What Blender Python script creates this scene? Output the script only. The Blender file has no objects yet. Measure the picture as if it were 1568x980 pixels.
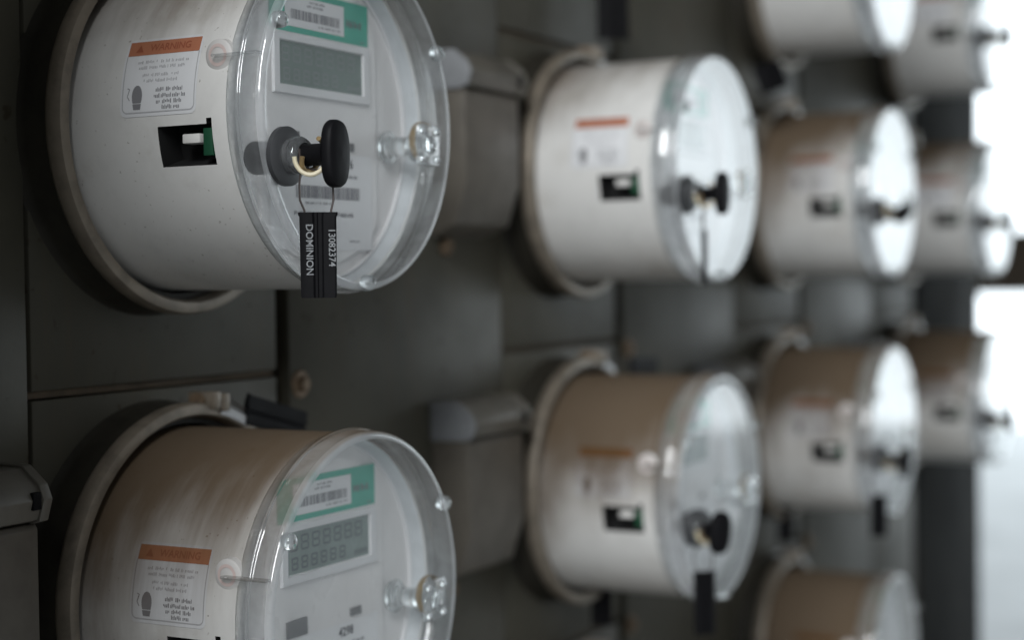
import bpy, bmesh, math, random
from mathutils import Vector, Matrix
random.seed(7)
sc = bpy.context.scene
COL = sc.collection
R = math.radians

# ------------------------------------------------------------------ camera
cam_d = bpy.data.cameras.new('camera'); cam = bpy.data.objects.new('camera', cam_d); COL.objects.link(cam)
CAM = Vector((-.7145, -.6107, -.0801)); ya, pi_, ro = .4931, -.0271, -.0129
fw = Vector((math.cos(ya)*math.cos(pi_), math.sin(ya)*math.cos(pi_), math.sin(pi_)))
r0 = Vector((math.sin(ya), -math.cos(ya), 0)); u0 = r0.cross(fw)
rr = r0*math.cos(ro)+u0*math.sin(ro); uu = -r0*math.sin(ro)+u0*math.cos(ro)
cam.matrix_world = Matrix(((rr.x, uu.x, -fw.x, CAM.x), (rr.y, uu.y, -fw.y, CAM.y), (rr.z, uu.z, -fw.z, CAM.z), (0, 0, 0, 1)))
cam_d.sensor_width = 36; cam_d.lens = 2552/1568*36
cam_d.clip_start = .02; cam_d.clip_end = 200
cam_d.dof.use_dof = True; cam_d.dof.focus_distance = .79; cam_d.dof.aperture_fstop = 4.1; cam_d.dof.aperture_blades = 9
sc.camera = cam

# ------------------------------------------------------------------ world, lamps, exposure
w = bpy.data.worlds.new('World'); sc.world = w; w.use_nodes = True
bg = w.node_tree.nodes['Background']; bg.inputs[0].default_value = (.92, .96, 1.0, 1); bg.inputs[1].default_value = .15

def area_lamp(name, loc, target, sx, sy, power, color):
    d = bpy.data.lights.new(name, 'AREA'); d.shape = 'RECTANGLE'; d.size = sx; d.size_y = sy; d.energy = power; d.color = color
    o = bpy.data.objects.new(name, d); COL.objects.link(o); o.location = loc
    o.rotation_euler = (Vector(target)-Vector(loc)).to_track_quat('-Z', 'Y').to_euler()
    return o
# daylight that falls in over the photographer's shoulder
area_lamp('daylight_behind', (-2.3, -.85, 1.35), (.40, -.08, -.02), 1.1, 1.5, 84, (.96, .98, 1.0))
sc.view_settings.view_transform = 'Standard'; sc.view_settings.look = 'None'
sc.view_settings.exposure = .5; sc.view_settings.gamma = 1; sc.view_settings.use_curve_mapping = False

# ------------------------------------------------------------------ material helpers
def nm(name):
    m = bpy.data.materials.new(name); m.use_nodes = True
    return m, m.node_tree.nodes, m.node_tree.links, m.node_tree.nodes['Principled BSDF']
def math_n(N, L, op, a, b=None, c=None, clamp=False):
    n = N.new('ShaderNodeMath'); n.operation = op; n.use_clamp = clamp
    for i, v in enumerate((a, b, c)):
        if v is None: continue
        if isinstance(v, (int, float)): n.inputs[i].default_value = v
        else: L.new(v, n.inputs[i])
    return n.outputs[0]
def noise_n(N, L, vec, scale, detail=4, rough=.55):
    n = N.new('ShaderNodeTexNoise'); n.inputs['Scale'].default_value = scale; n.inputs['Detail'].default_value = detail; n.inputs['Roughness'].default_value = rough
    L.new(vec, n.inputs['Vector']); return n.outputs['Fac']
def ramp01(N, L, v, a, b):
    n = N.new('ShaderNodeMapRange'); n.interpolation_type = 'SMOOTHSTEP'
    n.inputs['From Min'].default_value = a; n.inputs['From Max'].default_value = b
    L.new(v, n.inputs['Value']); return n.outputs['Result']
def mixc(N, L, f, a, b):
    n = N.new('ShaderNodeMix'); n.data_type = 'RGBA'
    for s, v in ((n.inputs['Factor'], f), (n.inputs['A'], a), (n.inputs['B'], b)):
        if isinstance(v, (tuple, list)): s.default_value = tuple(v)+((1,) if len(v) == 3 else ())
        elif isinstance(v, (int, float)): s.default_value = v
        else: L.new(v, s)
    return n.outputs['Result']
def coords(N):
    t = N.new('ShaderNodeTexCoord'); return t.outputs['Object']
def jitter(N, L, v):
    # every object gets its own offset in the pattern
    oi = N.new('ShaderNodeObjectInfo'); a = N.new('ShaderNodeVectorMath'); a.operation = 'ADD'
    s = N.new('ShaderNodeVectorMath'); s.operation = 'SCALE'; L.new(oi.outputs['Location'], s.inputs[0]); s.inputs['Scale'].default_value = 7.3
    L.new(v, a.inputs[0]); L.new(s.outputs[0], a.inputs[1]); return a.outputs[0]
def bump(N, L, b, h, strength, dist=.001):
    n = N.new('ShaderNodeBump'); n.inputs['Strength'].default_value = strength; n.inputs['Distance'].default_value = dist
    L.new(h, n.inputs['Height']); L.new(n.outputs[0], b.inputs['Normal'])

def dust_factor(N, L):
    """brown dust settled on the upper side of the round meter bodies; 'dust_edge' (per meter) says how far down it reaches"""
    o = coords(N); sx = N.new('ShaderNodeSeparateXYZ'); L.new(o, sx.inputs[0])
    up = math_n(N, L, 'DIVIDE', sx.outputs['Z'], .0875)
    h = math_n(N, L, 'MULTIPLY', sx.outputs['Y'], -1)
    at = N.new('ShaderNodeAttribute'); at.attribute_type = 'OBJECT'; at.attribute_name = 'dust_edge'
    j = jitter(N, L, o)
    mp = N.new('ShaderNodeMapping'); mp.inputs['Scale'].default_value = (.22, 1.3, .22); L.new(j, mp.inputs[0])
    n1 = noise_n(N, L, mp.outputs[0], 42, 5, .62)
    n2 = noise_n(N, L, j, 11, 3, .5)
    near = math_n(N, L, 'MULTIPLY', math_n(N, L, 'SUBTRACT', .075, h), 4.5)
    e = math_n(N, L, 'SUBTRACT', up, at.outputs['Fac'])
    e = math_n(N, L, 'ADD', e, near)
    e = math_n(N, L, 'ADD', e, math_n(N, L, 'MULTIPLY', math_n(N, L, 'SUBTRACT', n1, .5), .7))
    e = math_n(N, L, 'ADD', e, math_n(N, L, 'MULTIPLY', math_n(N, L, 'SUBTRACT', n2, .5), 1.1))
    f = ramp01(N, L, e, -.66, .52)
    return math_n(N, L, 'MULTIPLY', f, .93)
DUST = (.088, .052, .021)

def dusty_mat(name, col, rough=.4, coat=0., wear=.0, dust=True, spec=.5, metal=0.):
    m, N, L, b = nm(name)
    c = (*col, 1)
    o = coords(N); j = jitter(N, L, o)
    n = noise_n(N, L, j, 60, 5, .6)
    out = mixc(N, L, math_n(N, L, 'MULTIPLY', ramp01(N, L, n, .45, .75), wear), c, tuple(x*.55 for x in col)) if wear else None
    if wear:
        grit = ramp01(N, L, noise_n(N, L, j, 420, 2, .5), .70, .76)
        smear = ramp01(N, L, noise_n(N, L, j, 12, 6, .7), .50, .68)
        out = mixc(N, L, math_n(N, L, 'MULTIPLY', grit, .55), out, (.12, .09, .06, 1))
        out = mixc(N, L, math_n(N, L, 'MULTIPLY', smear, .28), out, (.34, .29, .22, 1))
    b.inputs['Roughness'].default_value = rough; b.inputs['Specular IOR Level'].default_value = spec; b.inputs['Metallic'].default_value = metal
    if dust:
        f = dust_factor(N, L)
        out = mixc(N, L, f, out if out else c, DUST)
        L.new(math_n(N, L, 'MULTIPLY_ADD', f, .9-rough, rough), b.inputs['Roughness'])
        L.new(math_n(N, L, 'MULTIPLY', math_n(N, L, 'SUBTRACT', 1, f), spec), b.inputs['Specular IOR Level'])
        if coat:
            L.new(math_n(N, L, 'MULTIPLY', math_n(N, L, 'SUBTRACT', 1, f), coat), b.inputs['Coat Weight']); b.inputs['Coat Roughness'].default_value = .12
    elif coat:
        b.inputs['Coat Weight'].default_value = coat; b.inputs['Coat Roughness'].default_value = .12
    if out: L.new(out, b.inputs['Base Color'])
    else: b.inputs['Base Color'].default_value = c
    return m

def plain(name, col, rough=.5, metal=0., spec=.5, noise=0., scale=80, bump_s=0.):
    m, N, L, b = nm(name)
    b.inputs['Roughness'].default_value = rough; b.inputs['Metallic'].default_value = metal; b.inputs['Specular IOR Level'].default_value = spec
    o = coords(N); n = noise_n(N, L, jitter(N, L, o), scale, 5, .6)
    L.new(mixc(N, L, math_n(N, L, 'MULTIPLY', ramp01(N, L, n, .4, .7), noise), (*col, 1), tuple(x*.45 for x in col)), b.inputs['Base Color'])
    if noise: L.new(math_n(N, L, 'MULTIPLY_ADD', n, .25, rough-.12), b.inputs['Roughness'])
    if bump_s: bump(N, L, b, n, bump_s)
    return m

def panel_paint(name, col, rough=.42, spec=.2):
    m, N, L, b = nm(name)
    g = N.new('ShaderNodeNewGeometry'); pos = g.outputs['Position']
    big = noise_n(N, L, pos, 7, 5, .6); fine = noise_n(N, L, pos, 320, 3, .6)
    mp = N.new('ShaderNodeMapping'); mp.inputs['Scale'].default_value = (60, 60, 5); L.new(pos, mp.inputs[0])
    streak = noise_n(N, L, mp.outputs[0], 1, 4, .6)
    spots = noise_n(N, L, pos, 90, 2, .5)
    c = mixc(N, L, ramp01(N, L, big, .35, .7), (*col, 1), tuple(x*.72 for x in col))
    c = mixc(N, L, math_n(N, L, 'MULTIPLY', ramp01(N, L, streak, .5, .8), .35), c, (.085, .062, .036))
    c = mixc(N, L, math_n(N, L, 'MULTIPLY', ramp01(N, L, spots, .64, .72), .7), c, (.035, .024, .014))
    L.new(c, b.inputs['Base Color'])
    L.new(math_n(N, L, 'MULTIPLY_ADD', big, .3, rough-.13), b.inputs['Roughness'])
    bump(N, L, b, fine, .12, .0006)
    b.inputs['Specular IOR Level'].default_value = spec
    return m

def clear_mat(name, haze_front, haze_side, haze_edge=None, tint=(.97, .98, .98), gloss_rough=.05):
    """clear polycarbonate seen as a thin shell: see-through, mirror-like at a slant, with a film of scratches and dust that scatters light"""
    m, N, L, b = nm(name); N.remove(b)
    out = N['Material Output']
    o = coords(N); j = jitter(N, L, o)
    geo = N.new('ShaderNodeNewGeometry')
    tc = N.new('ShaderNodeTexCoord'); sx = N.new('ShaderNodeSeparateXYZ'); L.new(tc.outputs['Normal'], sx.inputs[0])
    front = ramp01(N, L, math_n(N, L, 'ABSOLUTE', sx.outputs['Y']), .4, .9)
    n1 = noise_n(N, L, j, 55, 4, .5); n2 = noise_n(N, L, j, 140, 3, .6)
    mp = N.new('ShaderNodeMapping'); mp.inputs['Scale'].default_value = (240, 30, 30); mp.inputs['Rotation'].default_value = (0, .5, .2); L.new(j, mp.inputs[0])
    scr = noise_n(N, L, mp.outputs[0], 1, 3, .6)
    pat = math_n(N, L, 'ADD', ramp01(N, L, n1, .35, .75), math_n(N, L, 'MULTIPLY', ramp01(N, L, scr, .6, .75), .5))
    pat = math_n(N, L, 'ADD', pat, math_n(N, L, 'MULTIPLY', ramp01(N, L, n2, .6, .8), .35))
    base = N.new('ShaderNodeMix'); base.data_type = 'FLOAT'; L.new(front, base.inputs['Factor'])
    base.inputs['A'].default_value = haze_side
    if haze_edge is not None:      # the moulding is milky up to its step and clear in front of it
        so = N.new('ShaderNodeSeparateXYZ'); L.new(o, so.inputs[0])
        k = ramp01(N, L, math_n(N, L, 'MULTIPLY', so.outputs['Y'], -1), .126, .132)
        L.new(math_n(N, L, 'MULTIPLY_ADD', k, haze_edge-haze_side, haze_side), base.inputs['A'])
    base.inputs['B'].default_value = haze_front
    hz = math_n(N, L, 'MULTIPLY', base.outputs['Result'], math_n(N, L, 'MULTIPLY_ADD', pat, .55, .68), clamp=True)
    tr = N.new('ShaderNodeBsdfTransparent'); tr.inputs[0].default_value = (*tint, 1)
    gl = N.new('ShaderNodeBsdfGlossy'); gl.inputs['Roughness'].default_value = gloss_rough
    # a thin sheet reflects the same from either side and from both of its faces: Schlick for 1.58, doubled
    dp = N.new('ShaderNodeVectorMath'); dp.operation = 'DOT_PRODUCT'; L.new(geo.outputs['Incoming'], dp.inputs[0]); L.new(geo.outputs['Normal'], dp.inputs[1])
    om = math_n(N, L, 'SUBTRACT', 1, math_n(N, L, 'ABSOLUTE', dp.outputs['Value']), clamp=True)
    f1 = math_n(N, L, 'MULTIPLY_ADD', math_n(N, L, 'POWER', om, 5), .95, .05)
    f2 = math_n(N, L, 'DIVIDE', math_n(N, L, 'MULTIPLY', f1, 2), math_n(N, L, 'ADD', f1, 1), clamp=True)
    df = N.new('ShaderNodeBsdfDiffuse'); df.inputs[0].default_value = (.80, .83, .85, 1)
    tl = N.new('ShaderNodeBsdfTranslucent'); tl.inputs[0].default_value = (.80, .83, .85, 1)
    md = N.new('ShaderNodeMixShader'); md.inputs[0].default_value = .5; L.new(df.outputs[0], md.inputs[1]); L.new(tl.outputs[0], md.inputs[2])
    # fine dust throws most of the light forward
    fs = N.new('ShaderNodeBsdfRefraction'); fs.inputs[0].default_value = (.97, .98, .98, 1); fs.inputs['IOR'].default_value = 1.06; fs.inputs['Roughness'].default_value = .65
    mf = N.new('ShaderNodeMixShader'); mf.inputs[0].default_value = .5; L.new(md.outputs[0], mf.inputs[1]); L.new(fs.outputs[0], mf.inputs[2]); md = mf
    # brown dust lies on its upper side as on the body
    fd = math_n(N, L, 'MULTIPLY', dust_factor(N, L), math_n(N, L, 'SUBTRACT', 1, front))
    dd = N.new('ShaderNodeBsdfDiffuse'); dd.inputs[0].default_value = (.17, .12, .075, 1)
    m1 = N.new('ShaderNodeMixShader'); L.new(hz, m1.inputs[0]); L.new(tr.outputs[0], m1.inputs[1]); L.new(md.outputs[0], m1.inputs[2])
    mx = N.new('ShaderNodeMixShader'); L.new(f2, mx.inputs[0]); L.new(m1.outputs[0], mx.inputs[1]); L.new(gl.outputs[0], mx.inputs[2]); m1 = mx
    m2 = N.new('ShaderNodeMixShader'); L.new(math_n(N, L, 'MULTIPLY', fd, .55), m2.inputs[0]); L.new(m1.outputs[0], m2.inputs[1]); L.new(dd.outputs[0], m2.inputs[2])
    L.new(m2.outputs[0], out.inputs[0])
    return m

M = {}
M['panel'] = panel_paint('grey_green_panel_paint', (.082, .077, .058), .50)
M['collar'] = plain('grimy_shaded_collar_paint', (.030, .027, .020), .6, spec=.3, noise=.5, scale=60)  # grime, plus the contact shadow around the ring put into the colour
M['dark_panel'] = panel_paint('charcoal_panel_paint', (.030, .032, .031), .8, .06)
M['backing'] = plain('rusty_backing_steel', (.045, .034, .022), .8, noise=.6, scale=40)
M['seam'] = plain('rusty_panel_lip', (.085, .055, .025), .75, noise=.6, scale=60)
M['ring'] = plain('weathered_ring_metal', (.25, .215, .17), .45, metal=.3, noise=.55, scale=70, bump_s=.15)
M['bare'] = plain('bare_zinc', (.45, .45, .45), .38, metal=.6, noise=.4, scale=120)
M['bolt'] = plain('rusted_bolt', (.24, .17, .11), .6, metal=.4, noise=.7, scale=200)
M['body'] = dusty_mat('off_white_meter_plastic', (.72, .715, .69), .34, coat=.5, wear=.16)
M['label'] = dusty_mat('white_label_paper', (.74, .75, .76), .45, coat=.3)
M['orange'] = dusty_mat('orange_label_print', (.44, .17, .095), .45, coat=.3)
M['owarn'] = dusty_mat('brown_banner_print', (.30, .085, .045), .5)
M['lprint'] = dusty_mat('grey_label_print', (.44, .44, .45), .5)
M['lprintk'] = dusty_mat('black_label_print', (.22, .22, .23), .5)
M['black'] = plain('black_plastic', (.006, .006, .007), .55, spec=.1, noise=.3)
M['cavity'] = plain('dark_cavity', (.010, .010, .010), .7)
M['pcb'] = plain('green_circuit_board', (.012, .07, .035), .45)
M['whitep'] = plain('white_connector_plastic', (.72, .71, .68), .45)
M['dial'] = plain('dial_plate', (.80, .785, .78), .3, noise=.08, scale=30)
M['bezel'] = plain('light_bezel', (.74, .74, .75), .45)
M['green'] = plain('teal_sticker', (.035, .40, .29), .5, noise=.12, scale=50)
M['paper'] = plain('white_sticker', (.80, .80, .81), .55)
M['ink'] = plain('grey_ink', (.18, .18, .20), .6)
M['inkk'] = plain('dark_ink', (.04, .04, .05), .6)
M['lcd'] = plain('lcd_glass', (.215, .275, .255), .12, noise=.25, scale=60)
M['seg'] = plain('lcd_segment', (.19, .225, .22), .3)
M['seg_dark'] = plain('lcd_segment_on', (.06, .08, .085), .3)
M['red'] = plain('red_band', (.60, .49, .46), .5)
M['innerw'] = plain('dull_inner_wall', (.60, .63, .65), .4, noise=.22, scale=70)
M['flange'] = plain('dark_flange_plastic', (.045, .047, .05), .45)
M['port'] = plain('faded_port', (.58, .565, .545), .5)
M['portgrey'] = plain('grey_port', (.16, .16, .165), .5)
M['brass'] = plain('dull_brass', (.42, .30, .15), .45, metal=.6, noise=.5, scale=200)
M['cream'] = plain('cream_seal', (.62, .56, .40), .5)
M['wire'] = plain('seal_wire', (.09, .075, .07), .4, metal=.5)
M['tagtext'] = plain('worn_white_print', (.24, .25, .26), .7, noise=.8, scale=900)
M['clear'] = clear_mat('clear_polycarbonate', .065, .75, .50)
M['clearrim'] = clear_mat('clear_rim', 1.2, 1.2)
def glassy(name, haze):
    m, N, L, b = nm(name); N.remove(b)
    g = N.new('ShaderNodeBsdfGlass'); g.inputs['IOR'].default_value = 1.5; g.inputs['Roughness'].default_value = .03; g.inputs[0].default_value = (.96, .97, .97, 1)
    d = N.new('ShaderNodeBsdfDiffuse'); d.inputs[0].default_value = (.75, .78, .8, 1)
    o = coords(N); n = noise_n(N, L, jitter(N, L, o), 200, 3)
    x = N.new('ShaderNodeMixShader'); L.new(math_n(N, L, 'MULTIPLY', n, haze*2), x.inputs[0]); L.new(g.outputs[0], x.inputs[1]); L.new(d.outputs[0], x.inputs[2])
    L.new(x.outputs[0], N['Material Output'].inputs[0]); return m
M['nub'] = glassy('clear_moulding', .06)
M['plate'] = clear_mat('clear_boss_plate', .30, .30)
M['hood'] = plain('worn_breaker_paint', (.13, .12, .10), .42, noise=.35, scale=45)
M['boxp'] = plain('brown_grey_box_paint', (.125, .112, .092), .45, noise=.35, scale=45)
M['hoodend'] = plain('lit_hood_end', (.25, .26, .27), .4, noise=.2, scale=60)  # light caught by the hood's end, put into the colour as a paler tone
M['ground'] = plain('pale_concrete', (.42, .43, .435), .8, noise=.3, scale=2)

# ------------------------------------------------------------------ mesh helpers (meter space: axis along -Y, h = distance from wall)
def link(name, me, mat, parent=None, smooth=35):
    if mat is not None and not me.materials: me.materials.append(mat)
    o = bpy.data.objects.new(name, me); COL.objects.link(o)
    if parent is not None: o.parent = parent
    return o
def mesh(name, verts, faces, smooth=35, recalc=True):
    me = bpy.data.meshes.new(name); me.from_pydata([tuple(v) for v in verts], [], faces); me.update()
    if recalc:
        bm = bmesh.new(); bm.from_mesh(me); bmesh.ops.recalc_face_normals(bm, faces=bm.faces); bm.to_mesh(me); bm.free()
    if smooth:
        me.shade_smooth(); me.set_sharp_from_angle(angle=R(smooth))
    return me
class MB:
    def __init__(s): s.v = []; s.f = []
    def add(s, v, f):
        b = len(s.v); s.v += [Vector(x) for x in v]; s.f += [tuple(i+b for i in q) for q in f]; return s
    def lathe(s, prof, n=96, c=(0, 0, 0), axis='Y', close=False, cap0=False, cap1=False):
        v = []; f = []
        for (r, h) in prof:
            for k in range(n):
                a = 2*math.pi*k/n
                if axis == 'Y': v.append((c[0]+r*math.cos(a), c[1]-h, c[2]+r*math.sin(a)))
                elif axis == 'X': v.append((c[0]-h, c[1]+r*math.cos(a), c[2]+r*math.sin(a)))
                else: v.append((c[0]+r*math.cos(a), c[1]+r*math.sin(a), c[2]+h))
        m = len(prof)
        for i in range(m-1 if not close else m):
            i2 = (i+1) % m
            for k in range(n):
                f.append((i*n+k, i*n+(k+1) % n, i2*n+(k+1) % n, i2*n+k))
        if cap0: f.append(tuple(range(n)))
        if cap1: f.append(tuple((m-1)*n+k for k in range(n)))
        return s.add(v, f)
    def box(s, x0, x1, y0, y1, z0, z1):
        v = [(x, y, z) for x in (x0, x1) for y in (y0, y1) for z in (z0, z1)]
        return s.add(v, [(0, 1, 3, 2), (4, 6, 7, 5), (0, 4, 5, 1), (2, 3, 7, 6), (0, 2, 6, 4), (1, 5, 7, 3)])
    def tube(s, pts, r, n=8):
        pts = [Vector(p) for p in pts]; v = []; f = []
        prev = None
        for i, p in enumerate(pts):
            t = (pts[min(i+1, len(pts)-1)]-pts[max(i-1, 0)]).normalized()
            if prev is None:
                a = Vector((0, 0, 1)) if abs(t.z) < .9 else Vector((1, 0, 0)); prev = a.cross(t).normalized()
            prev = (prev-t*prev.dot(t)).normalized(); q = t.cross(prev)
            for k in range(n):
                an = 2*math.pi*k/n; v.append(p+prev*(r*math.cos(an))+q*(r*math.sin(an)))
        for i in range(len(pts)-1):
            for k in range(n): f.append((i*n+k, i*n+(k+1) % n, (i+1)*n+(k+1) % n, (i+1)*n+k))
        f.append(tuple(range(n))); f.append(tuple((len(pts)-1)*n+k for k in range(n)))
        return s.add(v, f)
    def rect(s, x0, x1, z0, z1, h):      # flat print facing -Y
        return s.add([(x0, -h, z0), (x1, -h, z0), (x1, -h, z1), (x0, -h, z1)], [(0, 1, 2, 3)])
    def build(s, name, mat, parent=None, smooth=35, bevel=0., seg=2, recalc=True):
        me = mesh(name, s.v, s.f, 0, recalc)
        if bevel:
            bm = bmesh.new(); bm.from_mesh(me)
            bmesh.ops.bevel(bm, geom=[e for e in bm.edges if e.is_manifold and e.calc_face_angle(0) > .5], offset=bevel, segments=seg, profile=.5, affect='EDGES', clamp_overlap=True)
            bm.to_mesh(me); bm.free()
        if smooth: me.shade_smooth(); me.set_sharp_from_angle(angle=R(smooth))
        if mat is not None: me.materials.append(mat)
        return link(name, me, None, parent)

RB = .0862
def cyl(u, v, off):       # u = h along the axis (m), v = angle in degrees above -X, off = height over the body
    a = R(v); r = RB+off
    return (-r*math.cos(a), -u, r*math.sin(a))
def patch(u0, u1, v0, v1, off, nv=8, corner=0.):
    """curved sheet on the body, with rounded corners"""
    v = []; f = []; dv = corner/RB*180/math.pi
    rows = [v0+(v1-v0)*i/nv for i in range(nv+1)]
    if corner:
        rows = sorted(set([v0+dv*(1-math.cos(R(t))) for t in (0, 22, 45, 67, 90)]+[v1-dv*(1-math.cos(R(t))) for t in (0, 22, 45, 67, 90)]+[x for x in rows if v0+dv < x < v1-dv]))
    for y in rows:
        ins = 0
        if corner:
            e = min(y-v0, v1-y)
            if e < dv: k = 1-e/dv; ins = corner*(1-math.sqrt(max(0, 1-k*k)))
        v += [cyl(u0+ins, y, off), cyl(u1-ins, y, off)]
    for i in range(len(rows)-1): f.append((2*i, 2*i+1, 2*i+3, 2*i+2))
    return v, f
def words(mb, fn, u0, u1, v0, v1, rng, ww=(.0028, .0062), fill=.62):
    """a line of print too small to read: rows of uneven little strokes"""
    u = u0
    while u < u1-.001:
        w = min(rng.uniform(*ww), u1-u); x = u
        while x < u+w-.0003:
            lw = rng.uniform(.0005, .0009); a = v0+(v1-v0)*rng.choice((0, 0, .0, .25)); b = v1-(v1-v0)*rng.choice((0, 0, .25, .3))
            q = [fn(x, a), fn(x+lw*.78, a), fn(x+lw*.78, b), fn(x, b)]
            if rng.random() < fill+.3: mb.add(q, [(0, 1, 2, 3)])
            x += lw+.00018
        u += w+rng.uniform(.0008, .0014)
def text_mesh(txt, size, bold=0.):
    cu = bpy.data.curves.new('lettering', 'FONT'); cu.body = txt; cu.size = size; cu.align_x = 'CENTER'; cu.align_y = 'CENTER'; cu.offset = bold; cu.resolution_u = 3
    ob = bpy.data.objects.new('lettering', cu); COL.objects.link(ob)
    dg = bpy.context.evaluated_depsgraph_get(); dg.update()
    me = bpy.data.meshes.new_from_object(ob.evaluated_get(dg))
    v = [x.co.copy() for x in me.vertices]; f = [tuple(p.vertices) for p in me.polygons]
    bpy.data.objects.remove(ob); bpy.data.curves.remove(cu); bpy.data.meshes.remove(me)
    return v, f

# ------------------------------------------------------------------ the setting
def struct(o, label=None):
    o['kind'] = 'structure'
    if label: o['label'] = label
    return o
S = .4967; ROWZ = {-1: .234, 0: 0., 1: -.2469, 2: -.486}
ZB, ZT = -.95, .62
# daylight outside, past the end of the wall
m, N, L, b = nm('bright_sky'); N.remove(b); e = N.new('ShaderNodeEmission'); e.inputs[0].default_value = (.86, .95, 1, 1); e.inputs[1].default_value = 2.1; L.new(e.outputs[0], N['Material Output'].inputs[0])
sk = MB(); na, ne = 20, 12
for j in range(ne+1):
    el = R(-8+80*j/ne)
    for i in range(na+1):
        a = R(-31+60*i/na); sk.v.append(Vector((15*math.cos(a)*math.cos(el), 15*math.sin(a)*math.cos(el), 15*math.sin(el))))
sk.f = [(j*(na+1)+i, j*(na+1)+i+1, (j+1)*(na+1)+i+1, (j+1)*(na+1)+i) for j in range(ne) for i in range(na)]
struct(sk.build('sky', m, smooth=60), 'overexposed daylight beyond the end of the meter wall')
g = MB(); g.add([(-8, -9, -1.5), (16, -9, -1.5), (16, 9, -1.5), (-8, 9, -1.5)], [(0, 1, 2, 3)])
struct(g.build('ground', M['ground']), 'pale concrete ground beyond the wall')

struct(MB().box(-.9, 5.5, -1.7, 2.5, 1.05, 1.2).build('shade_slab', M['backing']), 'unseen slab added overhead to shade the meter tops and near ground')  # out of view, added and sized to keep skylight off tops and near ground
wall = MB().box(-.41, 2.0, .010, .16, ZB, ZT).build('wall', M['backing'])
struct(wall, 'grey green sheet metal meter wall')
wall['dust_edge'] = 2.
blk = MB().box(-.95, -.42, -.235, .0, ZB, ZT).build('shade_block', M['panel'], bevel=.004)  # out of view, added to block the lamp near the wall at left
struct(blk, 'unseen block added left of the meter wall to shade its left end')
def sheet(x0, x1, z0, z1, mat, y=0., bev=.0012):
    return MB().box(x0, x1, y, .0095, z0, z1).build('panel', mat, wall, bevel=bev)
bolt_me = None
def bolt(x, z, parent, y=0.):
    global bolt_me
    if bolt_me is None:
        mb = MB().lathe([(.0001, .0055), (.0040, .0055), (.0052, .0040), (.0056, .0008), (.0056, -.0005)], 6)
        mb.lathe([(.0001, .0016), (.0080, .0016), (.0088, .0006), (.0088, -.0005)], 24)
        o = mb.build('bolt', M['bolt'], parent); bolt_me = o.data
    else: o = link('bolt', bolt_me, None, parent)
    o.location = (x, y-.0003, z); return o
seams = [-.1386+k*.2465 for k in range(-3, 4)]
collar_me = None
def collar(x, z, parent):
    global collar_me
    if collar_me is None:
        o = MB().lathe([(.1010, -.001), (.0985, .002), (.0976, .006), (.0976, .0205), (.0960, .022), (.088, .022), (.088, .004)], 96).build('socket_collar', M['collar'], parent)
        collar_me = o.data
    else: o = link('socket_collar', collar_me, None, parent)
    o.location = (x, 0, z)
meters_at = [(0, 0), (1, 0), (2, 0), (3, 0), (0, 1), (1, 1), (2, 1), (3, 1), (2, -1), (3, -1), (2, 2), (1, 2)]
for c in range(-1, 4):
    x = c*S
    if c >= 0:
        for k in range(len(seams)-1):
            z0, z1 = seams[k]+.0022, seams[k+1]-.0022
            p = sheet(x-.0905, x+.1165, z0, z1, M['panel'])
            # the folded lip of each sheet, rusted along the joint
            MB().box(x-.0900, x+.1160, .0035, .0094, z0-.0036, z0-.0002).build('panel_lip', M['seam'], p)
            for (mc, mr) in meters_at:
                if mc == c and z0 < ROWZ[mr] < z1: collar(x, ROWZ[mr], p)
    if c < 3:
        p = sheet(max(x+.1275, -.415), x+S-.0945, ZB, ZT, M['panel'], y=-.0015)
        for k in ((2, 3) if c >= 0 else ()): bolt(x+.1378, seams[k]-.008, p, -.0015)
end = sheet(3*S+.1275, 2.0, ZB, ZT, M['dark_panel'], y=-.004)

bmb = MB().box(5.1, 5.3, .25, 3.2, -.17, .05).box(5.08, 5.32, 2.9, 3.2, -1.5, .16)
bo = bmb.build('timber_rail', plain('dark_brown_timber', (.11, .085, .058), .8, noise=.4, scale=12), bevel=.01)
bo['label'] = 'blurred dark brown timber rail outside, behind the rightmost meters'; bo['category'] = 'rail'
# ------------------------------------------------------------------ meters
CACHE = {}
def part(key, name, parent, maker, mat, edge):
    if key in CACHE: o = link(name, CACHE[key], None, parent)
    else:
        mb, kw = maker(); o = mb.build(name, mat, parent, **kw); CACHE[key] = o.data
    o['dust_edge'] = edge
    return o
def m_ring():
    return MB().lathe([(.0930, .014), (.0984, .0205), (.0994, .0225), (.0994, .0275), (.0984, .0302), (.0960, .0312), (.0930, .0308), (.0916, .0285), (.0910, .010)], 128), {}
WIN = (.0806, .1133, -17.5, -4.4); NOT = (.1102, .1133, -4.4, -2.6)
def m_body():
    hs = sorted(set([.006, .03, .05, .07, WIN[0], .095, NOT[0], WIN[1], .1235]))
    an = [-180+i*3 for i in range(121)]
    an = sorted(set([a for a in an if not any(abs(a-q) < 1.4 for q in (WIN[2], WIN[3], NOT[3]))]+[WIN[2], WIN[3], NOT[3]]))
    an = [a for a in an if a < 180]; n = len(an); mb = MB(); v = []; f = []
    for h in hs:
        for a in an: v.append(cyl(h, a, 0))
    for i in range(len(hs)-1):
        for k in range(n):
            hm = (hs[i]+hs[i+1])/2; a2 = an[(k+1) % n] if k < n-1 else 180; am = (an[k]+a2)/2
            if WIN[0] < hm < WIN[1] and WIN[2] < am < WIN[3]: continue
            if NOT[0] < hm < NOT[1] and NOT[2] < am < NOT[3]: continue
            f.append((i*n+k, i*n+(k+1) % n, (i+1)*n+(k+1) % n, (i+1)*n+k))
    mb.add(v, f)
    # rounded front shoulder that carries the dial
    mb.lathe([(RB, .1235), (.0860, .1242), (.0852, .1245), (.0842, .1244), (.0838, .1237)], 120)
    return mb, {'smooth': 40}
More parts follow.
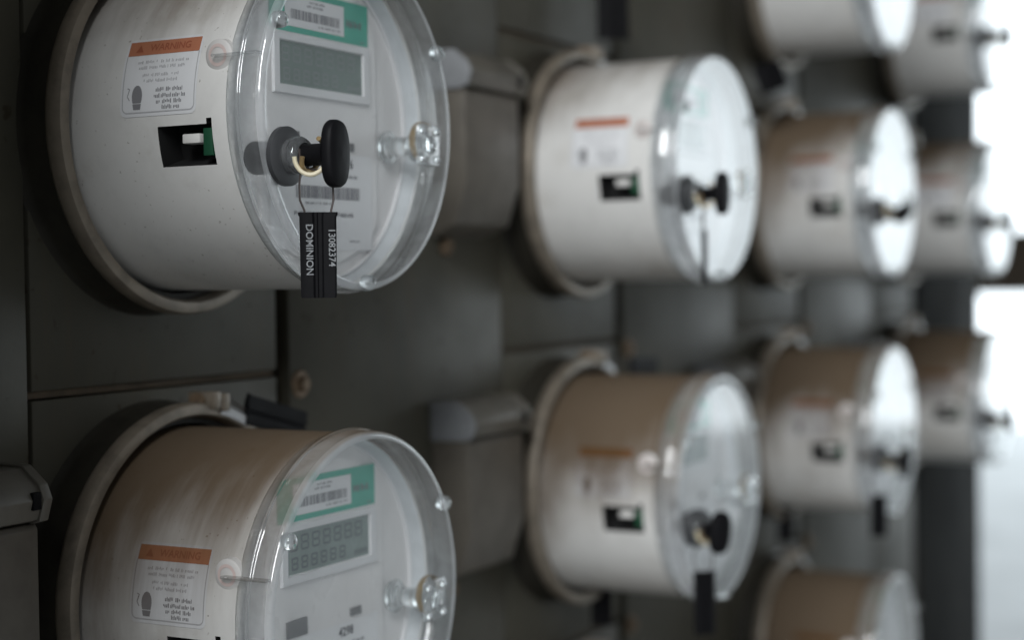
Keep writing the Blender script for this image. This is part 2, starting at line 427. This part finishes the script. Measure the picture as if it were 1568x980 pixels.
def m_inner(): return MB().lathe([(.0840, .1240), (.0834, .1235), (.0822, .1165), (.0815, .1150), (.0800, .1148)], 120), {}
def m_dialring(): return MB().lathe([(.0803, .1150), (.0803, .1166), (.0808, .1171), (.0815, .1171), (.0820, .1166), (.0820, .1150)], 120), {}
def m_cavity():
    mb = MB()
    def ring_pts(h0, h1, a0, a1, r):
        n = 6; return [(-r*math.cos(R(a0+(a1-a0)*i/n)), -h, r*math.sin(R(a0+(a1-a0)*i/n))) for h in (h0, h1) for i in range(n+1)]
    def well(h0, h1, a0, a1, r):
        o = ring_pts(h0, h1, a0, a1, RB-.0001); i_ = ring_pts(h0, h1, a0, a1, r); n = 6; m_ = 7; f = []
        b2 = 14
        for k in range(n):
            f += [(k, k+1, b2+k+1, b2+k), (m_+k, m_+k+1, b2+m_+k+1, b2+m_+k), (b2+k, b2+k+1, b2+m_+k+1, b2+m_+k)]
        f += [(0, m_, b2+m_, b2), (n, m_+n, b2+m_+n, b2+n)]
        mb.add(o+i_, f)
    well(WIN[0]-.0002, WIN[1]+.0002, WIN[2]-.15, WIN[3]+.15, .0700); well(NOT[0]-.0002, NOT[1]+.0002, NOT[2]+.3, NOT[3]+.15, .0800)
    return mb, {'smooth': 0}
def m_pcb():
    return MB().box(-.0845, -.0720, -.1125, -.1070, -.0215, -.0085), {'bevel': .0003}
def m_conn():
    return MB().box(-.0835, -.0745, -.1040, -.0935, -.0152, -.0106), {'bevel': .0006}
LB = (.0578, .1045, -.8, 25.6)
def m_label():
    v, f = patch(*LB, .00025, 12, .0035); return MB().add(v, f), {'recalc': True}
def m_orange():
    v, f = patch(LB[0]+.0016, LB[1]-.0012, 19.6, 24.6, .0004, 4, 0); return MB().add(v, f), {}
def m_border():
    mb = MB(); u0, u1, v0, v1 = LB[0]+.0015, LB[1]-.0012, .5, 19.6; w = .00055; wd = .36; c = .0028; cd = c/RB*57.3
    def seg(p, q, n=1):
        d = Vector((q[0]-p[0], (q[1]-p[1])*RB/57.3)).normalized(); nx, ny = -d.y*w/2, d.x*w/2*57.3/RB
        vs = []
        for i in range(n+1):
            x = p[0]+(q[0]-p[0])*i/n; y = p[1]+(q[1]-p[1])*i/n
            vs += [cyl(x+nx, y+ny, .0004), cyl(x-nx, y-ny, .0004)]
        mb.add(vs, [(2*i, 2*i+1, 2*i+3, 2*i+2) for i in range(n)])
    seg((u0, v1), (u0, v0+cd), 6); seg((u1, v0+cd), (u1, v1), 6); seg((u0+c, v0), (u1-c, v0))
    for (cx, s) in ((u0+c, -1), (u1-c, 1)):
        pts = [(cx+s*c*math.sin(R(t)), v0+cd-cd*math.cos(R(t))) for t in range(0, 91, 15)]
        for a, b in zip(pts, pts[1:]): seg(a, b)
    return mb, {}
def m_ltext():
    mb = MB(); rng = random.Random(3); fn = lambda u, v: cyl(u, v, .0004)
    for v, a, b in ((17.1, .009, .040), (15.2, .010, .040), (12.6, .013, .036), (10.7, .014, .035)): words(mb, fn, LB[0]+a, LB[0]+b, v-.55, v+.55, rng)
    return mb, {}
def m_lbold():
    mb = MB(); rng = random.Random(5); fn = lambda u, v: cyl(u, v, .0004)
    for v, a, b in ((7.6, .022, .0395), (5.6, .021, .0400), (3.7, .0225, .0385), (1.9, .026, .0365)): words(mb, fn, LB[0]+a, LB[0]+b, v-.68, v+.68, rng, fill=.7)
    return mb, {}
def m_icon():
    mb = MB(); cu, cv = LB[0]+.0105, 5.6
    def poly(pts): mb.add([cyl(cu+x, cv+y*57.3/RB, .00042) for x, y in pts], [tuple(range(len(pts)))])
    # gloved hand: rounded fist, cuff, and the jagged spark beside it
    poly([(.0032*math.cos(R(t)), .0005+.0052*math.sin(R(t))) for t in range(-20, 201, 20)])
    poly([(-.0031, -.0010), (.0031, -.0010), (.0026, -.0030), (-.0026, -.0030)])
    poly([(-.0027, -.0034), (.0027, -.0034), (.0021, -.0062), (-.0021, -.0062)])
    for a, b in (((-.0062, .0045), (-.0048, .0040)), ((-.0048, .0040), (-.0060, .0004)), ((-.0060, .0004), (-.0046, -.0016))):
        d = Vector((b[0]-a[0], b[1]-a[1])).normalized()*.00022
        poly([(a[0]-d.y, a[1]+d.x), (a[0]+d.y, a[1]-d.x), (b[0]+d.y, b[1]-d.x), (b[0]-d.y, b[1]+d.x)])
    return mb, {}
def m_warn():
    mb = MB(); v, f = text_mesh('WARNING', .0052, .00008); cu, cv = (LB[0]+LB[1])/2+.004, 22.0
    mb.add([cyl(cu+p.x, cv+p.y*57.3/RB, .00055) for p in v], f)
    mb.add([cyl(LB[0]+.0085+x, 22+y*57.3/RB, .00055) for x, y in ((-.0024, -.0019), (.0024, -.0019), (0, .0021))], [(0, 1, 2)])
    return mb, {}
def m_dial():
    return MB().lathe([(.0001, .1150), (.0805, .1150), (.0812, .1145)], 120), {}
def m_seat():       # raised centre plate of the dial, cut straight at the sides
    mb = MB(); pts = []
    for i in range(96):
        a = 2*math.pi*i/96; pts.append((max(-.052, min(.052, .0735*math.cos(a))), .0735*math.sin(a)))
    n = len(pts); mb.add([(x, -.1148, z) for x, z in pts]+[(x*.995, -.1165, z*.995) for x, z in pts], [(k, (k+1) % n, n+(k+1) % n, n+k) for k in range(n)]+[tuple(range(n, 2*n))])
    return mb, {}
HD = .1166
def m_green(): return MB().rect(-.044, .0445, .0435, .0655, HD+.0001), {}
def m_sticker(): return MB().rect(-.031, .0215, .0465, .0622, HD+.0003), {}
def m_stext():
    mb = MB(); rng = random.Random(11); fn = lambda u, v: (u, -(HD+.0005), v)
    for z, a, b in ((.0603, -.010, .004), (.0582, -.012, .002), (.0487, -.002, .018)): words(mb, fn, a, b, z-.0006, z+.0006, rng)
    x = -.026
    while x < .0165:
        w_ = rng.choice((.0004, .0004, .0008, .0011)); mb.rect(x, x+w_, .0504, .0553, HD+.0005); x += w_+rng.choice((.0004, .0006, .0009))
    return mb, {}
def m_gtext():
    mb = MB(); rng = random.Random(12); fn = lambda u, v: (u, -(HD+.0003), v)
    words(mb, fn, .0235, .040, .0520, .0560, rng, ww=(.005, .007)); words(mb, fn, .037, .0435, .0448, .0460, rng)
    return mb, {}
def m_frame():
    mb = MB(); o = (-.0425, .0440, .0118, .0425); i = (-.0370, .0378, .0170, .0384)
    def q(r, h): return [(r[0], -h, r[2]), (r[1], -h, r[2]), (r[1], -h, r[3]), (r[0], -h, r[3])]
    v = q(o, HD)+q((o[0]+.0006, o[1]-.0006, o[2]+.0006, o[3]-.0006), HD+.0016)+q((i[0]-.0006, i[1]+.0006, i[2]-.0006, i[3]+.0006), HD+.0016)+q(i, HD)
    f = []
    for a in range(3):
        for k in range(4): f.append((a*4+k, a*4+(k+1) % 4, a*4+4+(k+1) % 4, a*4+4+k))
    return mb.add(v, f), {}
def m_lcd(): return MB().rect(-.0375, .0383, .0165, .0389, HD+.0002), {}
SEG = {'8': 'abcdefg', '0': 'abcdef', '2': 'abged', '7': 'abc', '4': 'fgbc', '1': 'bc', '6': 'afgedc'}
def m_seg(seed):
    def f():
        mb = MB(); s = .0010; h = HD+.0004
        def digit(x, z, w_, d, ch):
            k = w_*.12
            g = {'a': (x+k, x+w_-k, z+2*d-s, z+2*d), 'g': (x+k, x+w_-k, z+d-s/2, z+d+s/2), 'd': (x+k, x+w_-k, z, z+s),
                 'f': (x, x+s, z+d+k*.5, z+2*d-k*.5), 'b': (x+w_-s, x+w_, z+d+k*.5, z+2*d-k*.5), 'e': (x, x+s, z+k*.5, z+d-k*.5), 'c': (x+w_-s, x+w_, z+k*.5, z+d-k*.5)}
            for q in SEG[ch]: mb.rect(*g[q], h)
        for i in range(7): digit(-.0345+i*.0098, .0285, .0068, .0040, '8')
        for i in range(6): digit(-.0330+i*.0085, .0190, .0056, .0033, '8')
        for k in range(5): mb.rect(.024+.0025*k, .0256+.0025*k, .0188, .0212, h)
        return mb, {}
    return f
def m_plate(): return MB().rect(-.046, .046, -.066, -.0155, HD+.0002), {}
def m_ptext():
    mb = MB(); rng = random.Random(21); fn = lambda u, v: (u, -(HD+.0004), v)
    words(mb, fn, .0195, .034, -.0282, -.0264, rng)
    words(mb, fn, -.016, .008, -.0425, -.0413, rng); words(mb, fn, -.026, .030, -.0485, -.0463, rng, ww=(.004, .009)); words(mb, fn, .024, .033, -.0617, -.0607, rng)
    return mb, {}
def m_bar():
    mb = MB(); rng = random.Random(22); x = -.024
    while x < .034:
        w_ = rng.choice((.0005, .0008, .0012)); mb.rect(x, x+w_, -.0395, -.0330, HD+.0004); x += w_+rng.choice((.0003, .0005, .0007))
    return mb, {}
def m_num(t, x):
    def f():
        v, q = text_mesh(t, .0068, .00010); return MB().add([(x+p.x, -(HD+.0005), -.0206+p.y) for p in v], q), {}
    return f
def m_chip1(): return MB().box(.0190, .0290, -HD-.0008, -HD+.0002, -.0135, -.0092), {'bevel': .0003}
def m_chip2(): return MB().box(-.038, -.0205, -HD-.0008, -HD+.0002, -.0148, -.0060), {'bevel': .0003}
def m_port():
    return MB().lathe([(.0001, .0054), (.0062, .0053), (.0078, .0044), (.0082, .0)], 32, (-.0792, -.1165, .0255), 'X'), {}
def m_portband():
    mb = MB()
    for (r0_, r1_) in ((.0048, .0068),):
        mb.lathe([(r0_-.0010, .0054), (r1_-.0014, .0053)], 32, (-.0794, -.1165, .0255), 'X')
    return mb, {}
RC = .0875
def m_cover():
    return MB().lathe([(RC-.0011, .1222), (RC-.0006, .1232), (RC-.0002, .1242), (RC, .1283), (RC+.0006, .1287), (RC+.0012, .1294), (RC+.0012, .1300), (RC+.0006, .1307), (RC, .1312), (RC-.0002, .1400)], 144), {'smooth': 60}
def m_rim():
    return MB().lathe([(RC-.0002, .1400), (RC-.0004, .1412), (RC-.0010, .1423), (RC-.0020, .1430), (RC-.0030, .1432), (RC-.0040, .1430)], 144), {'smooth': 60}
def m_front():
    return MB().lathe([(RC-.0040, .1430), (.078, .1427), (.072, .1427), (.050, .1428), (.025, .1429), (.0001, .1430)], 144), {'smooth': 60}
def nub_at(a, r=.0832, s=1.):
    def f():
        x, z = r*math.cos(R(a)), r*math.sin(R(a))
        return MB().lathe([(.0001, .1415), (.0042*s, .1415), (.0041*s, .1445), (.0036*s, .1462), (.0022*s, .1474), (.0001, .1478)], 20, (x, 0, z)), {'smooth': 60}
    return f
def m_fin(): return MB().box(-.0885, -.0838, -.1420, -.1150, .0242, .0256), {'bevel': .0006}
def m_boss():
    mb = MB().lathe([(.0001, .1172), (.0085, .1172), (.0090, .1180), (.0090, .1196), (.0062, .1200), (.0055, .1215), (.0055, .1330), (.0070, .1345), (.0085, .1360), (.0085, .1420), (.0001, .1421)], 28, (.0600, 0, -.0095))
    return mb, {'smooth': 50}
def m_bossplate():
    mb = MB().box(.0490, .0710, -.1452, -.1431, -.0205, .0015)
    return mb, {'bevel': .003, 'seg': 3}
def m_bosspins():
    mb = MB()
    for dx in (-.0075, .0075):
        for dz in (-.0075, .0075): mb.lathe([(.0001, .1453), (.0020, .1453), (.0019, .1466), (.0010, .1474), (.0001, .1476)], 14, (.060+dx, 0, -.0095+dz))
    mb.lathe([(.0001, .1453), (.0052, .1453), (.0052, .1468), (.0040, .1474), (.0030, .1462), (.0001, .1460)], 24, (.060, 0, -.0095))
    return mb, {'smooth': 50}
def m_bosscap(): return MB().lathe([(.0100, .1385), (.0108, .1400), (.0108, .1426)], 28, (.0600, 0, -.0070)), {}
KX, KZ = -.0706, -.0228
def m_shaft():
    mb = MB().lathe([(.0001, .1255), (.0074, .1255), (.0080, .1265), (.0080, .1300), (.0066, .1304), (.0066, .1325), (.0080, .1330), (.0080, .1395), (.0070, .1400), (.0070, .1422)], 24, (KX, 0, KZ))
    mb.box(KX-.001, KX+.001, -.139, -.1365, KZ-.0135, KZ-.006)
    return mb, {}
def m_flange():
    return MB().lathe([(.0060, .1426), (.0130, .1428), (.0142, .1438), (.0142, .1462), (.0125, .1476), (.0078, .1485), (.0070, .1500), (.0001, .1500)], 32, (KX, 0, KZ)), {}
def m_collarknob():
    return MB().lathe([(.0056, .1484), (.0090, .1484), (.0090, .1540), (.0078, .1556), (.0060, .1560), (.0056, .1555)], 28, (KX, 0, KZ), close=True), {'smooth': 50}
def m_stem():
    return MB().lathe([(.0052, .1500), (.0052, .1650), (.0064, .1690), (.0100, .1712), (.0001, .1712)], 24, (KX, 0, KZ)), {}
def m_knob():
    mb = MB(); n = 40; prof = [(.10, .1700), (.86, .1698), (.96, .1704), (1.0, .1714), (1.0, .1738), (.95, .1752), (.84, .1760), (.45, .1766), (.01, .1768)]
    v = []; f = []
    for (s, h) in prof:
        for k in range(n):
            a = 2*math.pi*k/n; ca, sa = math.cos(a), math.sin(a)
            v.append((KX+s*.0088*math.copysign(abs(ca)**.75, ca), -h, KZ+s*.0158*math.copysign(abs(sa)**.8, sa)))
    for i in range(len(prof)-1):
        for k in range(n): f.append((i*n+k, i*n+(k+1) % n, (i+1)*n+(k+1) % n, (i+1)*n+k))
    return mb.add(v, f), {}
def m_brass():
    mb = MB(); pts = [(KX+.0076*math.cos(R(t)), -.1600-.003*math.sin(R(t)), KZ+.0076*math.sin(R(t))) for t in range(-170, 100, 15)]
    return mb.tube(pts, .0012, 8), {}
def m_cream():
    mb = MB(); pts = [(KX-.004+.0035*math.cos(R(t)), -.1615-.0065*math.cos(R(t)), KZ-.001-.0085*math.sin(R(t))) for t in range(0, 181, 15)]
    return mb.tube(pts, .0011, 8), {}
def m_joint():      # clamp joint of the ring: two ears and the screw
    mb = MB()
    mb.box(.0135, .0195, -.0335, -.0140, .0945, .1045).box(.0215, .0275, -.0335, -.0140, .0930, .1030)
    return mb, {'bevel': .0012}
def m_strap():
    mb = MB(); v = []; f = []; n = 8
    for i in range(n+1):
        a = R(77-i*15/n); 
        for (r, h) in ((.0998, .0150), (.1004, .0160), (.1004, .0300), (.0985, .0318), (.0940, .0316)): v.append((r*math.cos(a), -h, r*math.sin(a)))
    for i in range(n):
        for k in range(4): f.append((i*5+k, i*5+k+1, (i+1)*5+k+1, (i+1)*5+k))
    return mb.add(v, f), {}
def m_screw():
    return MB().lathe([(.0001, -.0120), (.0030, -.0120), (.0030, .0090), (.0045, .0092), (.0045, .0120), (.0001, .0122)], 12, (.0205, -.0240, .0995), 'X'), {}

INFO = {  # (col,row): (label, dust edge, spin in degrees, shift)
 (0, 0): ('nearest clean white electric meter, upper left, with lettered black tag hanging from its knob', .72, 0),
 (0, 1): ('nearest brown dusted electric meter at lower left, cut off by the bottom edge', .22, 0),
 (1, 0): ('clean white electric meter in the second column from the left, upper row', .95, 0),
 (1, 1): ('brown dusted electric meter in the second column from the left, lower row, round black knob', .08, 0),
 (2, 0): ('blurred electric meter in third column, upper row, white face glaring and brown top', .20, 0),
 (2, 1): ('blurred electric meter in third column, lower row, brown top and glaring face', -.06, 0),
 (3, 0): ('blurred electric meter in the rightmost column, middle of its three, against the bright daylight', .50, 0),
 (3, 1): ('blurred electric meter in the rightmost column, lowest of its three, with reddish brown top', .08, 0),
 (2, -1): ('blurred meter in third column cut off by the top edge of the picture', .9, 0),
 (3, -1): ('blurred meter in the rightmost column cut off by the top edge, beside the daylight', .8, 0),
 (2, 2): ('brown dusted meter in third column cut off by the bottom edge of the picture', -.30, 0),
 (1, 2): ('meter below the second column of which only the top lies near the bottom edge', .2, 0),
}
KNOB = {(1, 1): (-32, 8, 0), (2, 0): (0, 70, 14), (2, 1): (-12, 0, 6), (3, 0): (6, 35, 5), (3, 1): (-8, -6, 0), (1, 0): (-4, 3, 0)}
def meter(c, r):
    label, edge, spin = INFO[(c, r)]
    t = bpy.data.objects.new('electric_meter', None); COL.objects.link(t); t.empty_display_size = .05
    t.location = (c*S, 0, ROWZ[r]); t['label'] = label; t['category'] = 'electric meter'; t['group'] = 'electric meters mounted on the wall'
    E = edge
    def p(key, mk, mat, parent=t, name=None): return part(key, name or key, parent, mk, M[mat], E)
    rg = p('clamp_ring', m_ring, 'ring'); p('ring_joint', m_joint, 'ring', rg); p('ring_strap', m_strap, 'bare', rg); p('ring_screw', m_screw, 'bolt', rg)
    bd = p('body', m_body, 'body')
    sl = p('side_slot', m_cavity, 'cavity', bd); p('circuit_board', m_pcb, 'pcb', bd); p('connector', m_conn, 'whitep', bd)
    lb = p('warning_label', m_label, 'label')
    p('label_banner', m_orange, 'orange', lb); p('label_border', m_border, 'lprint', lb); p('label_print', m_ltext, 'lprint', lb)
    p('label_bold_print', m_lbold, 'lprintk', lb); p('hand_symbol', m_icon, 'lprintk', lb); p('banner_lettering', m_warn, 'owarn', lb)
    dl = p('dial', m_dial, 'dial'); p('dial_centre_plate', m_seat, 'dial', dl); p('dial_ring', m_dialring, 'bezel', dl); p('inner_wall', m_inner, 'innerw', bd)
    gs = p('teal_sticker', m_green, 'green'); p('sticker', m_sticker, 'paper', gs); p('sticker_print', m_stext, 'ink', gs); p('teal_sticker_print', m_gtext, 'ink', gs)
    dp = p('display', m_lcd, 'lcd'); p('display_frame', m_frame, 'bezel', dp)
    p('display_digits_lower' if r == 1 and c == 0 else 'display_digits_upper', m_seg(1), 'seg_dark' if r == 1 and c == 0 else 'seg', dp, 'display_digits')
    pl = p('nameplate', m_plate, 'paper'); p('nameplate_print', m_ptext, 'ink', pl); p('barcode', m_bar, 'ink', pl); p('chip1', m_chip1, 'portgrey', dl, 'dial_switch'); p('chip2', m_chip2, 'portgrey', dl, 'dial_switch')
    if (c, r) == (0, 1): p('number_a', m_num('4298', .0145), 'inkk', pl, 'plate_number')
    else: p('number_b', m_num('6', .0262), 'inkk', pl, 'plate_number')
    op = p('optical_port', m_port, 'port'); p('port_band', m_portband, 'red', op)
    cv = p('clear_cover', m_cover, 'clear'); p('cover_rim', m_rim, 'clearrim', cv); p('cover_front', m_front, 'clear', cv)
    for a in (30, 150, 270): p('nub%d' % a, nub_at(a), 'nub', cv, 'cover_nub')
    p('cover_fin', m_fin, 'plate', cv)
    bs = p('clear_boss', m_boss, 'nub'); p('boss_plate', m_bossplate, 'plate', bs); p('boss_pins', m_bosspins, 'nub', bs); p('boss_cap', m_bosscap, 'brass', bs)
    kn = p('reset_knob', m_knob, 'black'); kd = KNOB.get((c, r))
    if kd: pv = Vector((KX, -.160, KZ)); kn.matrix_basis = Matrix.Translation(pv) @ Matrix.Rotation(R(kd[0]), 4, 'Z') @ Matrix.Rotation(R(kd[1]), 4, 'Y') @ Matrix.Rotation(R(kd[2]), 4, 'X') @ Matrix.Translation(-pv)
    p('knob_stem', m_stem, 'black', kn); p('knob_shaft', m_shaft, 'black', kn); p('knob_flange', m_flange, 'flange', kn)
    p('knob_collar', m_collarknob, 'nub', kn); p('brass_loop', m_brass, 'brass', kn); p('seal_loop', m_cream, 'cream', kn)
    return t
for c, r in meters_at: meter(c, r)

# ------------------------------------------------------------------ breaker covers beside each meter
def breaker(c, r, label):
    x0, x1 = .2945, .3775; z = ROWZ[r]
    t = bpy.data.objects.new('breaker_cover', None); COL.objects.link(t); t.empty_display_size = .04
    t.location = (c*S, -.0017, z); t['label'] = label; t['category'] = 'breaker cover'; t['group'] = 'breaker covers between the meters'
    def prof(pts, xa, xb, mb):
        n = len(pts); mb.add([(xa, -h, zz) for h, zz in pts]+[(xb, -h, zz) for h, zz in pts],
            [tuple(range(n)), tuple(range(n, 2*n))]+[(k, (k+1) % n, n+(k+1) % n, n+k) for k in range(n)]); return mb
    def mk(key, name, fn, mat, par):
        if key in CACHE: return link(name, CACHE[key], None, par)
        o = fn().build(name, M[mat], par, bevel=.0006); CACHE[key] = o.data; return o
    bx = mk('bk_box', 'box', lambda: prof([(0, .0505), (.030, .0505), (.0315, .048), (.0315, -.0150), (.022, -.0440), (0, -.0530)], x0+.001, x1-.003, MB()), 'boxp', t)
    hd = mk('bk_hood', 'hood', lambda: prof([(0, .0775), (.024, .0775), (.0345, .0690), (.0375, .0625), (.0345, .0530), (.0275, .0510), (0, .0510)], x0, x1-.004, MB()), 'hood', t)
    mk('bk_end', 'hood_lit_end_face', lambda: prof([(.001, .0782), (.0243, .0782), (.0351, .0694), (.0382, .0625), (.0350, .0526), (.0275, .0504), (.001, .0504)], x0-.0016, x0-.0002, MB()), 'hoodend', hd)  # thin sheet over the hood end, coloured as if lit
    mk('bk_cap', 'hood_end_cap', lambda: prof([(0, .0785), (.025, .0785), (.0358, .0698), (.0388, .0625), (.0356, .0520), (.0275, .0500), (.0275, .0525), (.033, .0545), (.0355, .0625), (.0325, .0680), (.0235, .0755), (0, .0755)], x1-.006, x1, MB()), 'hood', hd)
    mk('bk_slot', 'hood_slot', lambda: MB().box(x1-.012, x1-.0065, -.0380, -.0300, .0580, .0665), 'black', hd)
    sc_ = mk('bk_screw', 'screw', lambda: MB().lathe([(.0001, .0045), (.0052, .0045), (.0065, .0025), (.0068, -.001)], 16, ((x0+x1)/2-.018, 0, -.0590)), 'bolt', t)
    return t
breaker(-1, 1, 'dark breaker cover at the left edge of the picture, cut off by the frame')
breaker(0, 0, 'grey breaker cover with rounded hood right of the nearest clean meter')
breaker(0, 1, 'brownish grey breaker cover right of the nearest dusty meter')
breaker(1, 0, 'blurred breaker cover between second and third meter columns, upper row')
breaker(1, 1, 'blurred breaker cover between second and third meter columns, lower row')
breaker(2, 0, 'blurred breaker cover between third and rightmost meter columns, upper row')
breaker(2, 1, 'blurred breaker cover between third and rightmost meter columns, lower row')

# ------------------------------------------------------------------ seal tags
TAG = {}
def tag_body(parent, W_, H_):
    k = ('tag', W_, H_)
    if k in TAG: return link('tag_body', TAG[k], None, parent)
    mb = MB(); w2, T = W_/2, .0030
    # moulded strip: flat wings with a rounded ridge in the middle and a flared head
    pr = [(-w2, 0), (-w2, T*.55), (-w2*.72, T*.8), (-w2*.30, T*.8), (-w2*.18, T*.45), (-w2*.06, T*.45), (w2*.02, T*.95), (w2*.20, T*.95), (w2*.30, T*.7), (w2*.9, T*.7), (w2, T*.45), (w2, 0), (w2*.5, -T*.4), (-w2*.5, -T*.4)]
    n = len(pr); v = []
    zs = ((0, 1.07), (-.0012, 1.07), (-.0020, 1.0), (-H_+.0012, .97), (-H_, .93))
    for z, s in zs: v += [(x*s, -y, z) for x, y in pr]
    f = [(i*n+k2, i*n+(k2+1) % n, (i+1)*n+(k2+1) % n, (i+1)*n+k2) for i in range(len(zs)-1) for k2 in range(n)]+[tuple(range(n)), tuple((len(zs)-1)*n+k2 for k2 in range(n))]
    o = mb.add(v, f).build('tag_body', M['black'], parent, smooth=30); TAG[k] = o.data; return o
def seal(loc, rot, label, W_=.0172, H_=.0400, wires=(), lettered=False):
    t = bpy.data.objects.new('seal_tag', None); COL.objects.link(t); t.empty_display_size = .02
    t.location = loc; t.rotation_euler = rot; t['label'] = label; t['category'] = 'seal tag'; t['group'] = 'black plastic seal tags on the meters'
    b = tag_body(t, W_, H_)
    t2 = t.matrix_basis.inverted()
    for pts in wires:
        MB().tube([t2 @ Vector(p) for p in pts], .00055, 8).build('seal_wire', M['wire'], t)
    if lettered:
        for txt, x, z, s, y in (('DOMINION', -.0041, -.0175, .0046, .00275), ('13082374', .0063, -.0165, .0045, .00240)):
            v, f = text_mesh(txt, s, .00006)
            MB().add([(x+p.y, -y-.00012, z-p.x) for p in v], f).build('lettering', M['tagtext'], b, smooth=0)
    return t
def hang(c, r, yaw, label, dx=0, H_=.0400, W_=.0172, lettered=False, dz=0, tilt=0):
    bx, bz = c*S+KX+dx, ROWZ[r]
    top = Vector((bx, -.1625, bz-.0497+dz)); th = R(yaw)
    ax = Vector((math.cos(th), math.sin(th), 0)); h = W_*.36
    A = top-ax*h; B = top+ax*h
    kx = c*S+KX
    w1 = [(kx-.005, -.1560, bz-.0200), (kx-.0052, -.1570, bz-.0290), (A.x+.0002-ax.x*.0022, A.y-ax.y*.0022, bz-.0360+dz*.4), (A.x-ax.x*.002, A.y-ax.y*.002, bz-.0440+dz), (A.x, A.y, top.z+.0008), (A.x, A.y, top.z-.003)]
    w2 = [(kx+.001, -.1560, bz-.0290), (kx+.001, -.1640, bz-.0300), (B.x+ax.x*.001, B.y+ax.y*.001, bz-.0370+dz*.4), (B.x+ax.x*.0012, B.y+ax.y*.0012, bz-.0440+dz), (B.x, B.y, top.z+.0008), (B.x, B.y, top.z-.003)]
    return seal(top, (0, R(tilt), th), label, W_, H_, (w1, w2), lettered)
hang(0, 0, -57, 'black plastic seal tag lettered DOMINION 13082374 hanging below the nearest knob', lettered=True)
hang(1, 0, 25, 'thin black seal tag seen edge on, hanging from knob of the clean second column meter', dx=-.013, H_=.040, W_=.0160)
hang(1, 1, -45, 'dark seal tag hanging from knob of the dusty second column meter', dx=-.018, H_=.046, W_=.0165)
hang(2, 1, -50, 'blurred black seal tag hanging from knob of third column lower meter', dx=-.063+.0, H_=.040, W_=.017)
def ring_tag(c, r, x, z, rot, label, h=.026, H_=.0400, W_=.0172):
    bx, bz = c*S, ROWZ[r]
    return seal((bx+x, -h, bz+z), rot, label, W_, H_, (((bx+.0245, -.024, bz+.0985), (bx+x*.6+.010, -.027, bz+(z+.0985)/2+.002), (bx+x, -h, bz+z-.0005)),))
ring_tag(0, 1, .0450, .0925, (0, R(-76), 0), 'black seal tag lying along the clamp ring of the nearest dusty meter', h=.030, H_=.058)
ring_tag(1, 1, .0750, .0870, (0, R(-88), 0), 'blurred black seal tag on top of the dusty second column meter', h=.032, H_=.055)
ring_tag(1, 0, .0440, .1130, (0, R(180), R(-57)), 'black seal tag standing upright above the clean second column meter', h=.034, H_=.055, W_=.026)
ring_tag(2, 0, -.1280, .1270, (0, R(-20), R(-57)), 'black seal tag between second column meter and third column upper meter', h=.050, H_=.030, W_=.030)
ring_tag(2, 2, -.0200, .1190, (0, R(180), R(-57)), 'black seal tag standing upright below third column lower meter', h=.030, H_=.040)
ring_tag(1, 2, .0180, .1180, (0, R(180), R(-57)), 'black seal tag standing upright below the dusty second column meter', h=.030, H_=.030)
